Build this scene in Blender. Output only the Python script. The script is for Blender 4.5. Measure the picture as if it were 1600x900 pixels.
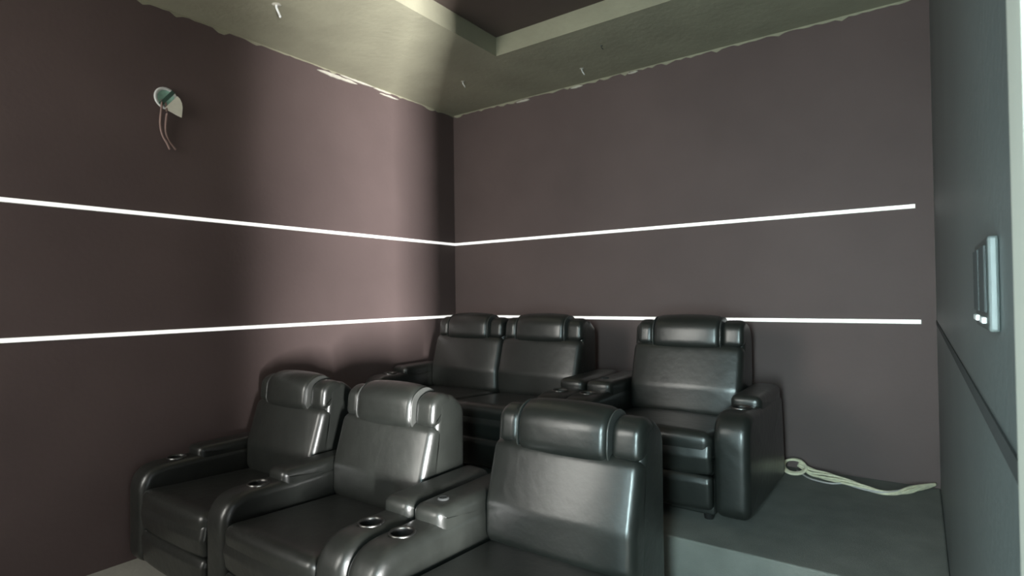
import bpy, bmesh, math, random
from mathutils import Vector, Matrix
random.seed(7)
for o in list(bpy.data.objects): bpy.data.objects.remove(o)
S = bpy.context.scene; C = S.collection
R = math.radians

# ------------------------------------------------------------ camera, world, lights
CAMZ = 1.39
RISER = 0.29                     # height of the rear platform
WL, WR, WB, WF = -3.47, 0.076, 3.97, -2.0      # left, right, back, front wall planes
SOF = 3.058                       # soffit underside
cam = bpy.data.cameras.new('camera'); cam.sensor_width = 36; cam.lens = 36*892/1600
cam.clip_start = 0.02
co = bpy.data.objects.new('camera', cam); C.objects.link(co)
co.matrix_world = (Matrix.Translation((0, 0, CAMZ)) @ Matrix.Rotation(R(35.5), 4, 'Z')
                   @ Matrix.Rotation(R(90.83), 4, 'X') @ Matrix.Rotation(R(-0.76), 4, 'Z'))
cam.dof.use_dof = True; cam.dof.focus_distance = 1.35; cam.dof.aperture_fstop = 6.5
S.camera = co

W = bpy.data.worlds.new('world'); S.world = W; W.use_nodes = True
W.node_tree.nodes['Background'].inputs[0].default_value = (.75, .85, 1, 1)
W.node_tree.nodes['Background'].inputs[1].default_value = 2.0

def area(name, loc, target, sx, sy, power, col, spread=180):
    l = bpy.data.lights.new(name, 'AREA'); l.shape = 'RECTANGLE'; l.size = sx; l.size_y = sy
    l.energy = power; l.color = col; l.spread = R(spread)
    o = bpy.data.objects.new(name, l); C.objects.link(o); o.location = loc
    o.rotation_euler = (Vector(target)-Vector(loc)).to_track_quat('-Z', 'Y').to_euler()
    return o
# daylight that falls in through the doorway in the right wall
area('doorway_daylight', (1.5, -0.70, 0.8), (-3.4, 2.7, 2.2), 0.18, 0.9, 1750, (1, .99, .97))
# added cool fill lamp hung behind the camera, standing in for doorway light
area('camera_side_fill', (-0.06, -0.42, 1.25), (-0.35, 3.9, 0.95), 0.30, 1.1, 38, (.72, .97, 1), 96)
# broad soft daylight from the front left of the room, mirrored in the leather
area('front_left_daylight', (-2.75, -1.93, 1.85), (-2.2, 3.9, 1.3), 1.2, 1.9, 50, (1, .985, .92), 110)

S.view_settings.view_transform = 'Standard'; S.view_settings.look = 'None'
S.view_settings.gamma = 1; S.view_settings.use_curve_mapping = False
S.view_settings.exposure = 0.0

# ------------------------------------------------------------ materials
def mat(name, col, rough=.6, var=.15, scale=6, bump=0., bscale=60, metal=0, emit=0, coat=0, spec=.5):
    m = bpy.data.materials.new(name); m.use_nodes = True
    N = m.node_tree.nodes; L = m.node_tree.links; b = N['Principled BSDF']
    tc = N.new('ShaderNodeTexCoord')
    n = N.new('ShaderNodeTexNoise'); n.inputs['Scale'].default_value = scale; n.inputs['Detail'].default_value = 6
    L.new(tc.outputs['Object'], n.inputs['Vector'])
    r = N.new('ShaderNodeValToRGB')
    r.color_ramp.elements[0].position = .3; r.color_ramp.elements[1].position = .7
    r.color_ramp.elements[0].color = [c*(1-var) for c in col]+[1]
    r.color_ramp.elements[1].color = [min(1, c*(1+var)) for c in col]+[1]
    L.new(n.outputs['Fac'], r.inputs['Fac']); L.new(r.outputs['Color'], b.inputs['Base Color'])
    b.inputs['Roughness'].default_value = rough; b.inputs['Metallic'].default_value = metal
    b.inputs['Specular IOR Level'].default_value = spec
    if coat: b.inputs['Coat Weight'].default_value = coat; b.inputs['Coat Roughness'].default_value = .25
    if emit:
        b.inputs['Emission Color'].default_value = list(col)+[1]; b.inputs['Emission Strength'].default_value = emit
    if bump:
        n2 = N.new('ShaderNodeTexNoise'); n2.inputs['Scale'].default_value = bscale; n2.inputs['Detail'].default_value = 5
        L.new(tc.outputs['Object'], n2.inputs['Vector'])
        bp = N.new('ShaderNodeBump'); bp.inputs['Strength'].default_value = bump; bp.inputs['Distance'].default_value = .01
        L.new(n2.outputs['Fac'], bp.inputs['Height']); L.new(bp.outputs['Normal'], b.inputs['Normal'])
    return m
M = dict(
    wall=mat('maroon_wall_paint', (.113, .083, .080), .7, .10, 1.5, .08, 40, spec=.25),
    wallr=mat('hazed_maroon_wall', (.115, .135, .135), .5, .08, 1.5, .12, 40),  # maroon wall turned grey-blue: cool light and haze put into the colour
    soffit=mat('grey_plaster', (.32, .31, .225), .8, .10, 3, .25, 25),
    chip=mat('bare_plaster', (.52, .50, .43), .8, .1, 30),
    tray=mat('dark_ceiling_paint', (.10, .075, .065), .8, .1, 3),
    floor=mat('grey_screed', (.30, .295, .26), .75, .12, 4, .2, 50),
    riser=mat('grey_carpet', (.155, .16, .145), .9, .12, 8, .3, 200),
    leather=mat('black_leather', (.013, .0145, .0128), .40, .18, 9, .22, 22, coat=.4),
    seam=mat('leather_piping', (.045, .047, .044), .3, .1, 20),
    plastic=mat('black_plastic', (.012, .012, .012), .4, .1, 10),
    chrome=mat('dull_chrome', (.55, .56, .54), .28, .05, 10, metal=1),
    rim=mat('dark_nickel', (.16, .16, .155), .35, .05, 10, metal=1),
    led=mat('led_diffuser', (1, .985, .95), .5, .0, 5, emit=.95),
    alu=mat('white_aluminium', (.6, .6, .58), .4, .05, 10),
    jamb=mat('ivory_paint', (.50, .49, .43), .5, .04, 5),
    cable=mat('ivory_cable', (.72, .68, .50), .5, .15, 40),
    cablew=mat('pale_grey_cable', (.50, .47, .46), .5, .1, 40),
    mint=mat('mint_plastic', (.35, .60, .50), .5, .25, 20),
    gapgreen=mat('dark_green_gap', (.04, .09, .07), .5, .15, 20),  # tone of the dark gap in the wall box
    cream=mat('cream_plastic', (.92, .90, .78), .5, .04, 20),
    wire=mat('brown_wire', (.24, .16, .14), .6, .1, 20),
    switch=mat('grey_plastic', (.05, .058, .056), .5, .05, 10),
    white=mat('white_plastic', (.75, .77, .76), .4, .04, 10),
    groove=mat('dark_channel', (.018, .02, .02), .85, .05, 10),
)

# ------------------------------------------------------------ helpers
def obj(name, bm, m, parent=None, smooth=False, label=None, loc=None):
    bmesh.ops.recalc_face_normals(bm, faces=bm.faces)
    me = bpy.data.meshes.new(name); bm.to_mesh(me); bm.free()
    if smooth:
        for p in me.polygons: p.use_smooth = True
    me.materials.append(M[m] if isinstance(m, str) else m)
    o = bpy.data.objects.new(name, me); C.objects.link(o)
    if parent: o.parent = parent
    if label: o['label'] = label
    if loc: o.location = loc
    return o
def struct(name, bm, m, **k):
    o = obj(name, bm, m, **k); o['kind'] = 'structure'; return o
def thing(name, label, cat, loc=(0, 0, 0), group=None, rz=0):
    o = bpy.data.objects.new(name, None); C.objects.link(o); o.location = loc; o.rotation_euler[2] = rz
    o.empty_display_size = .1
    o['label'] = label; o['category'] = cat
    if group: o['group'] = group
    return o
def tag(o, label, cat, group=None):
    o['label'] = label; o['category'] = cat
    if group: o['group'] = group
    return o
def box(bm, x0, x1, y0, y1, z0, z1, bev=0, seg=2):
    v = [bm.verts.new((x, y, z)) for x in (x0, x1) for y in (y0, y1) for z in (z0, z1)]
    fs = [bm.faces.new([v[i] for i in f]) for f in
          ((0, 1, 3, 2), (4, 6, 7, 5), (0, 4, 5, 1), (2, 3, 7, 6), (0, 2, 6, 4), (1, 5, 7, 3))]
    if bev:
        es = list({e for f in fs for e in f.edges})
        bmesh.ops.bevel(bm, geom=es, offset=bev, segments=seg, profile=.5, affect='EDGES')
    return bm
def B(*a, **k): return box(bmesh.new(), *a, **k)
def cyl(bm, p, r, h, n=24, r2=None):
    bmesh.ops.create_cone(bm, cap_ends=True, segments=n, radius1=r, radius2=r if r2 is None else r2, depth=h,
                          matrix=Matrix.Translation((p[0], p[1], p[2]+h/2)))
    return bm
def lathe(prof, n=28, c=(0, 0, 0)):
    bm = bmesh.new(); rings = []
    for r, z in prof:
        rings.append([bm.verts.new((c[0]+r*math.cos(2*math.pi*i/n), c[1]+r*math.sin(2*math.pi*i/n), c[2]+z)) for i in range(n)])
    for a, b in zip(rings, rings[1:]):
        for i in range(n): bm.faces.new((a[i], a[(i+1) % n], b[(i+1) % n], b[i]))
    return bm
def smoothpath(pts, k=6):
    out = []; P = [Vector(p) for p in pts]; n = len(P)
    for i in range(n-1):
        p0, p1, p2, p3 = P[max(0, i-1)], P[i], P[i+1], P[min(n-1, i+2)]
        for j in range(k):
            t = j/k
            out.append(.5*((2*p1)+(p2-p0)*t+(2*p0-5*p1+4*p2-p3)*t*t+(3*p1-p0-3*p2+p3)*t**3))
    out.append(P[-1]); return out
def tube(bm, pts, r, n=8, k=6, squash=1.0):
    pts = smoothpath(pts, k); rings = []
    for i, p in enumerate(pts):
        d = (pts[min(i+1, len(pts)-1)]-pts[max(i-1, 0)]).normalized()
        a = d.cross(Vector((0, 0, 1)))
        if a.length < .05: a = d.cross(Vector((1, 0, 0)))
        a.normalize(); b = d.cross(a)
        rr = r(i/(len(pts)-1)) if callable(r) else r
        rings.append([bm.verts.new(p+a*rr*math.cos(2*math.pi*q/n)+b*rr*squash*math.sin(2*math.pi*q/n)) for q in range(n)])
    for a, b in zip(rings, rings[1:]):
        for i in range(n): bm.faces.new((a[i], a[(i+1) % n], b[(i+1) % n], b[i]))
    bm.faces.new(rings[0]); bm.faces.new(rings[-1][::-1]); return bm
def rounded(poly, step=.02):
    """closed side profile [(y, z, radius)] -> dense list of points with rounded corners"""
    n = len(poly); out = []
    for i in range(n):
        p = Vector(poly[i][:2]); a = Vector(poly[i-1][:2]); b = Vector(poly[(i+1) % n][:2]); r = poly[i][2]
        da = (a-p).normalized(); db = (b-p).normalized()
        ang = da.angle(db); t = min(r/math.tan(ang/2), .48*(a-p).length, .48*(b-p).length)
        s, e = p+da*t, p+db*t
        k = 8
        for j in range(k+1):
            u = j/k; out.append((1-u)**2*s+2*u*(1-u)*p+u*u*e)
    res = []
    for i in range(len(out)):           # subdivide long runs
        a, b = out[i], out[(i+1) % len(out)]; m = max(1, int((b-a).length/step))
        for j in range(m): res.append(a.lerp(b, j/m))
    return res
def pad(bm, poly, x0, x1, r=.03, bulge=.0, out=0., ns=5, wob=0.):
    """upholstered solid: side profile swept across x0..x1, edges rounded by r, middle swollen by bulge"""
    P = rounded(poly); n = len(P)
    area2 = sum(P[i].x*P[(i+1) % n].y-P[(i+1) % n].x*P[i].y for i in range(n)); sg = 1 if area2 > 0 else -1
    nor = []
    for i in range(n):
        d = (P[(i+1) % n]-P[i-1]).normalized(); nor.append(Vector((d.y, -d.x))*sg)
    w = x1-x0; r = min(r, w/2*.98); secs = []
    for j in range(ns+1):
        a = math.pi/2*j/ns; secs.append((x0+r*(1-math.cos(a)), r*(1-math.sin(a))))
    m = 8
    mid = [(x0+r+(w-2*r)*j/m, 0) for j in range(1, m)]
    secs = secs+mid+[(x1-(x-x0), d) for x, d in reversed(secs)]
    rings = []
    for x, d in secs:
        s = (x-(x0+x1)/2)/(w/2); bu = bulge*(1-abs(s)**2.5)+out
        rings.append([bm.verts.new((x, P[i].x+nor[i].x*(bu-d), P[i].y+nor[i].y*(bu-d))) for i in range(n)])
    for a, b in zip(rings, rings[1:]):
        for i in range(n): bm.faces.new((a[i], a[(i+1) % n], b[(i+1) % n], b[i]))
    for rg in (rings[0], rings[-1][::-1]):
        c = sum((v.co for v in rg), Vector())/n; cv = bm.verts.new(c)
        for i in range(n): bm.faces.new((rg[i], rg[(i+1) % n], cv))
    return bm
def PD(*a, **k): return pad(bmesh.new(), *a, **k)
def cut(o, cutters):
    """real holes: cylinders (x, y, z0, z1, r) taken out of the mesh of o"""
    for x, y, z0, z1, r in cutters:
        bm = bmesh.new(); cyl(bm, (x, y, z0), r, z1-z0, 32)
        me = bpy.data.meshes.new('cutter'); bm.to_mesh(me); bm.free()
        me.materials.append(o.data.materials[0])
        c = bpy.data.objects.new('cutter', me); C.objects.link(c)
        md = o.modifiers.new('cut', 'BOOLEAN'); md.object = c; md.operation = 'DIFFERENCE'; md.solver = 'EXACT'
        par = o.parent; o.parent = None
        dg = bpy.context.evaluated_depsgraph_get(); dg.update()
        new = bpy.data.meshes.new_from_object(o.evaluated_get(dg))
        o.modifiers.clear(); o.data = new; o.parent = par
        bpy.data.objects.remove(c)
def dup(root, loc, label, group=None):
    r = root.copy(); C.objects.link(r); r.location = loc; r['label'] = label
    if group: r['group'] = group
    for ch in list(root.children):
        c = ch.copy(); C.objects.link(c); c.parent = r
        for g in ch.children:
            d = g.copy(); C.objects.link(d); d.parent = c
    return r

# ------------------------------------------------------------ room shell
T = .12
struct('floor', B(WL-T, WR+1.9, WF-T, WB+T, -.1, 0), 'floor')
struct('wall_left', B(WL-T, WL, WF, WB+T, 0, 3.3), 'wall')
struct('wall_back', B(WL, WR+T, WB, WB+T, 0, 3.3), 'wall')
struct('wall_front', B(WL-T, WR+T, WF-T, WF, 0, 3.3), 'wall')
DY0, DY1, DH = -.343, .51, 2.15       # clear doorway
w = bmesh.new()
box(w, WR, WR+T, DY1+.02, WB, 0, 3.3)
box(w, WR, WR+T, WF, DY0-.02, 0, 3.3)
box(w, WR, WR+T, DY0-.02, DY1+.02, DH+.02, 3.3)
struct('wall_right', w, 'wallr')
w = B(WR+T+.006, WR+T+.80, DY0-.04, DY0, .006, DH-.004, bev=.003)      # unseen door leaf, added to block one side of the doorway beam
d = struct('beam_blocking_leaf', w, 'jamb')
hb = bmesh.new(); tube(hb, [(WR+T+.73, DY0+.002, 1.02), (WR+T+.73, DY0+.045, 1.02), (WR+T+.66, DY0+.05, 1.02), (WR+T+.62, DY0+.05, 1.02)], .009)
obj('leaf_handle', hb, 'chrome', d, True)  # handle on the added leaf
w = bmesh.new()                      # door lining and architrave
box(w, WR-.004, WR+T+.004, DY1, DY1+.02, 0, DH+.02)
box(w, WR-.004, WR+T+.004, DY0-.02, DY0, 0, DH+.02)
box(w, WR-.004, WR+T+.004, DY0, DY1, DH, DH+.02)
box(w, WR-.016, WR-.0005, DY1+.004, DY1+.085, 0, DH+.09, .004)
box(w, WR-.016, WR-.0005, DY0-.085, DY0-.004, 0, DH+.09, .004)
box(w, WR-.016, WR-.0005, DY0-.004, DY1+.004, DH+.004, DH+.09, .004)
struct('trim_1', w, 'jamb', label='ivory door architrave')
# perimeter soffit with a recessed tray in the middle
TX0, TX1, TY0, TY1 = -2.36, -1.02, -1.2, 3.156
w = bmesh.new()
box(w, WL, TX0, WF, WB, SOF, SOF+.13); box(w, TX1, WR, WF, WB, SOF, SOF+.13)
box(w, TX0, TX1, TY1, WB, SOF, SOF+.13); box(w, TX0, TX1, WF, TY0, SOF, SOF+.13)
struct('ceiling', w, 'soffit', label='grey plaster soffit round the recess')
struct('ceiling', B(WL-T, WR+T, WF-T, WB+T, SOF+.131, SOF+.25), 'tray', label='dark recessed ceiling')
struct('platform', B(WL+.001, WR-.001, 2.54, WB-.001, .0005, RISER, bev=.008), 'riser', label='raised carpeted platform under the back row')

# ragged plaster edge where the soffit meets the painted walls
def ragged(n0, n1, amp, f, seed):
    rnd = random.Random(seed); bm = bmesh.new(); N = int((n1-n0)/.035); prev = None
    lv = 0
    for i in range(N+1):
        s = n0+(n1-n0)*i/N
        lv = .55*lv+.45*rnd.random()*amp
        d = .001+lv*.5+(rnd.random()**5)*amp*.9
        top = f(s, 0, .0); pts = [f(s, 0, .0), f(s, 0, .0025), f(s, d, .0025), f(s, d, 0)]
        vs = [bm.verts.new(p) for p in pts]
        if prev:
            for a in range(4): bm.faces.new((prev[a], vs[a], vs[(a+1) % 4], prev[(a+1) % 4]))
        else: bm.faces.new(vs)
        prev = vs
    bm.faces.new(prev[::-1]); return bm
struct('trim_2', ragged(.4, WB, .022, lambda s, d, t: (WL+t+.0005, s-.001, SOF-.0005-d), 3), 'soffit', label='ragged plaster edge')
struct('trim_3', ragged(WL+.01, WR-.002, .024, lambda s, d, t: (s, WB-t-.0005, SOF-.0005-d), 5), 'soffit', label='ragged plaster edge')

# ------------------------------------------------------------ light strips
def strip(name, label, length, loc, rz):
    t = thing(name, label, 'light strip', loc, 'light strips along the walls', rz)
    obj('channel', B(0, length, -.004, -.0005, -.0125, .0125), 'alu', t)
    obj('diffuser', B(.003, length-.003, -.009, -.0041, -.0095, .0095, bev=.002), 'led', t)
    return t
Z1, Z2 = CAMZ+.482, CAMZ-.175
strip('light_strip', 'upper glowing white strip on the left wall', WB-WF-.4, (WL, WF+.4, Z1), R(90)).scale.x = 1
strip('light_strip', 'lower glowing white strip on the left wall', WB-WF-.4, (WL, WF+.4, Z2), R(90))
strip('light_strip', 'upper glowing white strip on the back wall', -WL-.02+.005, (WL+.006, WB, Z1), 0)
strip('light_strip', 'lower glowing white strip on the back wall, partly behind the recliners', -WL-.02+.02, (WL+.006, WB, Z2), 0)

# ------------------------------------------------------------ recliners
# local frame: x to the right as seen from the front, y towards the back of the seat, z up, origin on the floor at the seat's left front
HB = [(.615, .795, .03), (.628, .918, .07), (.70, .950, .07), (.765, .915, .05), (.765, .80, .03)]   # headrest side profile
def arm(parent, x0, x1, holder=True, name='armrest'):
    a = obj(name, PD([(0, .05, .06), (.0, .53, .13), (.80, .53, .07), (.86, .05, .06)], x0, x1, r=.035, bulge=.006), 'leather', parent, True)
    lid = obj('arm_pad', PD([(.30, .47, .012), (.295, .575, .03), (.78, .575, .03), (.78, .47, .012)], x0+.006, x1-.006, r=.028, bulge=.008), 'leather', a, True)
    if holder:
        xc = (x0+x1)/2; cut(a, [(xc, .205, .44, .62, .042)])
        cup_holder(a, xc, .205, .538)
    return a
def cup_holder(parent, x, y, z):
    obj('cup_holder', lathe([(.0005, -.085), (.039, -.085), (.041, -.08), (.0415, -.002)], 32, (x, y, z)), 'plastic', parent, True)
    obj('rim', lathe([(.0413, -.004), (.043, .002), (.047, .004), (.050, .001), (.050, -.004)], 32, (x, y, z)), 'rim', parent, True)
def recliner(name, label, loc, w, left=0, right=0, group=None, holder=True):
    """seat between x 0..w, armrests (widths left / right, 0 for none) outside it"""
    t = thing(name, label, 'recliner', loc, group)
    obj('base', PD([(.05, .035, .01), (.05, .21, .02), (.86, .21, .02), (.86, .035, .01)], .004, w-.004, r=.015), 'leather', t, True)
    obj('footrest', PD([(.0, .07, .03), (-.012, .20, .03), (.0, .232, .03), (.055, .225, .02), (.055, .07, .02)], .006, w-.006, r=.022, bulge=.010), 'leather', t, True)
    obj('front_panel', PD([(.0, .238, .03), (-.014, .32, .04), (.0, .39, .04), (.055, .385, .02), (.055, .235, .02)], .006, w-.006, r=.022, bulge=.012), 'leather', t, True)
    obj('seat', PD([(.0, .30, .03), (-.015, .437, .045), (.15, .425, .08), (.60, .405, .04), (.60, .215, .03), (.06, .215, .03)], .005, w-.005, r=.04, bulge=.012), 'leather', t, True)
    sh = obj('back_shell', PD([(.64, .10, .03), (.60, .42, .04), (.66, .910, .05), (.76, .932, .05), (.845, .87, .10), (.84, .10, .05)], .0, w, r=.03, bulge=.004), 'leather', t, True)
    obj('backrest', PD([(.60, .37, .05), (.548, .42, .06), (.55, .56, .12), (.622, .795, .05), (.70, .80, .03), (.68, .40, .04)], .001, w-.001, r=.034, bulge=.024), 'leather', t, True)
    c0, c1 = .135, w-.125
    h = obj('headrest', PD(HB, c0, c1, r=.03, bulge=.012, out=.023), 'leather', t, True)
    obj('headrest_wing', PD(HB, .022, c0-.004, r=.035, bulge=.004, out=-.002), 'leather', t, True)
    obj('headrest_wing', PD(HB, c1+.004, w-.001, r=.026, bulge=.004, out=-.002), 'leather', t, True)
    for x in (c0-.004, c1-.002):
        obj('piping', PD(HB, x, x+.007, r=.003, out=.020), 'seam', h, True)
    if left: arm(t, -left, -.001, holder)
    if right: arm(t, w+.001, w+right, holder)
    for x in (.05, w-.05):
        for y in (.10, .80):
            f = bmesh.new(); cyl(f, (x, y, .0005), .022, .036, 16, .027); obj('foot', f, 'plastic', t)
    return t
def console(label, loc, w, group=None):
    t = thing('console', label, 'console', loc, group); h = w/2
    body = [(0, .05, .06), (.0, .53, .14), (.80, .53, .07), (.86, .05, .06)]
    for i, (a, b) in enumerate(((.001, h), (h, w-.001))):
        o = obj('body', PD(body, a, b, r=.04, bulge=.008), 'leather', t, True)
        xc = (a+b)/2; y = .20
        cut(o, [(xc, y, .44, .62, .042)]); cup_holder(o, xc, y, .539)
        L = obj('lid', PD([(.33, .46, .012), (.325, .585, .035), (.84, .585, .03), (.84, .46, .012)], a+.008, b-.006, r=.03, bulge=.010), 'leather', t, True)
        if i: obj('release_button', lathe([(.0005, .003), (.012, .0), (.016, .003), (.022, .002), (.024, -.004), (.024, -.03)], 20, (xc, .42, .599)), 'groove', L, True)
    for x in (.05, w-.05):
        for y in (.12, .78):
            f = bmesh.new(); cyl(f, (x, y, .0005), .022, .05, 16, .027); obj('foot', f, 'plastic', t)
    return t
SW = .64
FY = 1.275; G1 = 'front row of black recliners'; G2 = 'back row of black recliners'
# left edges (x) of the seats, from the left wall on
recliner('recliner', 'black leather recliner of the front row, beside the left wall, between two armrests', (-3.24, FY, 0), SW, .16, .158, G1)
recliner('recliner', 'black leather recliner in the middle of the front row, beside the two-cup console', (-2.44, FY, 0), SW, 0, 0, G1)
console('black leather console with two cup holders and padded lids in the front row', (-1.80, FY-.015, 0), .34)
recliner('recliner', 'nearest black leather recliner, right of the front console, its backrest catching the light', (-1.4595, FY, 0), .655, 0, 0, G1)
BY = 2.745
recliner('recliner', 'back row recliner with the left armrest, under the corner of the room', (-3.15, BY, RISER), .65, .165, 0, G2)
recliner('recliner', 'armless back row recliner left of the rear console', (-2.50, BY, RISER), .66, 0, 0, G2)
console('black leather console between the recliners of the back row', (-1.84, BY-.015, RISER), .37)
recliner('recliner', 'back row recliner at the right end with a wide right armrest', (-1.47, BY, RISER), .66, 0, .165, G2)

# ------------------------------------------------------------ open wall box for a lamp on the left wall
t = thing('wall_box', 'open round electrical box with a tilted cream cover high on the left wall', 'electrical box', (WL, 1.495, 2.54), rz=R(90)); t.scale = (.78, .78, .78)
# local frame here: x along the wall (towards the back), -y out of the wall, z up
def lathe_y(prof, n=28, sx=1):
    bm = lathe(prof, n); bmesh.ops.rotate(bm, verts=bm.verts, cent=(0, 0, 0), matrix=Matrix.Rotation(R(90), 3, 'X')); return bm
obj('rim', lathe_y([(.058, .0005), (.078, .001), (.082, .007), (.078, .012), (.062, .013), (.060, .001)]), 'white', t, True)
obj('cup', lathe_y([(.0005, .0015), (.045, .002), (.0595, .010)]), 'mint', t, True)
o = obj('gap_strip', B(-.075, .075, -.024, -.018, -.014, .014, bev=.003), 'gapgreen', t); o.rotation_euler = (0, R(-52), 0)  # dark strip put in for the shaded diagonal gap in the box
o = obj('cover', bmesh.new(), 'cream', t)
bm = bmesh.new()
pts = [(-.018, -.078), (.066, .030), (.084, .016), (.098, -.012), (.103, -.045), (.100, -.085), (.096, -.120), (.062, -.112), (.030, -.100), (.004, -.092)]
fr = [bm.verts.new((x, -.034, z)) for x, z in pts]; bk = [bm.verts.new((x, -.028, z)) for x, z in pts]
bm.faces.new(fr); bm.faces.new(bk[::-1])
for i in range(len(pts)): bm.faces.new((fr[i], bk[i], bk[(i+1) % len(pts)], fr[(i+1) % len(pts)]))
bmesh.ops.recalc_face_normals(bm, faces=bm.faces); bm.to_mesh(o.data); bm.free()
o = obj('wire', tube(bmesh.new(), [(-.03, -.01, -.02), (-.04, -.03, -.08), (-.045, -.02, -.19), (-.03, -.015, -.27), (.0, -.02, -.33), (.02, -.018, -.37)], .008), 'wire', t, True)
o = obj('wire', tube(bmesh.new(), [(-.01, -.012, -.02), (-.005, -.03, -.10), (-.01, -.02, -.22), (.01, -.015, -.30), (.06, -.02, -.365)], .008), 'wire', t, True)

# ------------------------------------------------------------ bare lamp leads in the soffit
G = 'lamp leads hanging from the soffit'
for (x, y), lab, s in (((-2.93, 1.85), 'white wire tail hanging from the soffit over the left wall', 1.6), ((-2.845, 3.37), 'small white wire tail in the corner of the soffit', 1.0),
                  ((-1.99, 3.71), 'small white wire tail in the soffit above the back wall', 1.0), ((-1.70, 3.45), 'faint grey wire tail in the soffit, nearest the recess', .55)):
    t = thing('wire_tail', lab, 'wire', (x, y, SOF-.0005), G)
    obj('grommet', lathe([(.0005, -.003), (.012*s, -.003), (.016*s, 0)], 16), 'chip' if s > .6 else 'switch', t, True)
    obj('lead', tube(bmesh.new(), [(0, 0, -.002), (.004, -.003, -.02), (.012*s, .004, -.036*s), (.022*s, .0, -.05*s)], .0042*s), 'white' if s > .6 else 'switch', t, True)

# ------------------------------------------------------------ bared plaster along the top of the walls
def chip(name, a, b, axis, z0, h, label):
    rnd = random.Random(int(abs(a)*100)); bm = bmesh.new(); n = 12; up = []; lo = []
    for i in range(n+1):
        u = i/n; s = a+(b-a)*u; e = math.sin(math.pi*u)**.5
        up.append((s, z0-.30*h*rnd.random()*e-.5*h*(1-e))); lo.append((s, z0-.5*h-.5*h*e*(.6+.4*rnd.random())))
    ring = up+lo[::-1][1:-1]
    def P(s, z, d): return (WL+d, s, z) if axis == 'L' else (s, WB-d, z)
    f = [bm.verts.new(P(s, z, .0095)) for s, z in ring]; k = [bm.verts.new(P(s, z, .0005)) for s, z in ring]
    bm.faces.new(f); bm.faces.new(k)
    for i in range(len(ring)): bm.faces.new((f[i], k[i], k[(i+1) % len(ring)], f[(i+1) % len(ring)]))
    o = obj(name, bm, 'chip'); o['kind'] = 'structure'; o['label'] = label
for i, (a, b, z0, h) in enumerate(((2.50, 2.86, SOF-.018, .030), (2.70, 3.02, SOF-.001, .018), (3.02, 3.20, SOF-.004, .018), (3.08, 3.28, SOF-.030, .015))):
    chip('trim_%d' % (4+i), a, b, 'L', z0, h, 'bared pale plaster patch above the left wall')
for i, (a, b, z0, h) in enumerate(((-2.76, -2.62, SOF-.012, .022), (-2.23, -2.12, SOF-.010, .020), (-1.74, -1.66, SOF-.012, .014))):
    chip('trim_%d' % (8+i), a, b, 'B', z0, h, 'bared pale plaster patch above the back wall')

# ------------------------------------------------------------ right wall: switch plate and empty channel
t = thing('switch_plate', 'grey double switch plate on the right wall beside the doorway', 'switch', (WR, .95, 1.397))
obj('plate', B(-.011, -.0005, -.09, .09, -.056, .056, bev=.003), 'switch', t)
for y in (-.045, .045):
    r_ = obj('rocker', B(-.014, -.0112, y-.034, y+.034, -.034, .046, bev=.001), 'groove', t)
    obj('white_bar', B(-.0155, -.0112, y-.02, y+.02, -.047, -.040, bev=.001), 'white', t)  # small white bar below each rocker
struct('trim_11', B(WR-.003, WR-.0005, .66, WB-.002, Z2-.011, Z2+.011), 'groove', label='empty dark strip channel')

# ------------------------------------------------------------ ivory cable bundle on the platform
t = thing('cable_bundle', 'bundle of ivory cables with a loop, lying on the platform below the back wall', 'cable', (-.30, 3.75, RISER))
def P(x, y, z=.012): return (x+.30, y-3.75, z)
rn = random.Random(2)
main = [(.050, 3.945, .026), (.0, 3.875, .022), (-.06, 3.80, .016), (-.12, 3.725, .010), (-.18, 3.69, .008), (-.27, 3.715, .012), (-.36, 3.755, .017), (-.46, 3.80, .020), (-.55, 3.84, .022), (-.62, 3.87, .05)]
wid = [.002, .012, .018, .012, .008, .013, .018, .021, .020, .012]
for i in range(6):
    pts = []
    for j, (x, y, z) in enumerate(main):
        a = i*math.pi/3+j*.9; k = wid[j]
        pts.append(P(x+rn.uniform(-.004, .004), y+1.3*k*math.cos(a), max(.0075, z+k*math.sin(a)*.8)))
    obj('strand', tube(bmesh.new(), pts if i < 5 else pts[:8], .0072 if i < 5 else .006), 'cable' if i < 5 else 'cablew', t, True)
LR = .058
for q in (0, 1, 2):
    lp = [P(-.640+(LR+.004*q)*math.cos(a), 3.845-.012*q+.045*math.sin(a), .042+(LR+.003*q)*.50*math.sin(a)) for a in [R(20+25*q)+R(345)*i/12 for i in range(13)]]
    obj('loop', tube(bmesh.new(), lp, .0075), 'cable', t, True)
obj('slack_strand', tube(bmesh.new(), [P(-.63, 3.86, .012), P(-.56, 3.77, .006), P(-.50, 3.73, .006), P(-.43, 3.72, .006), P(-.37, 3.75, .012)], .0048), 'cablew', t, True)
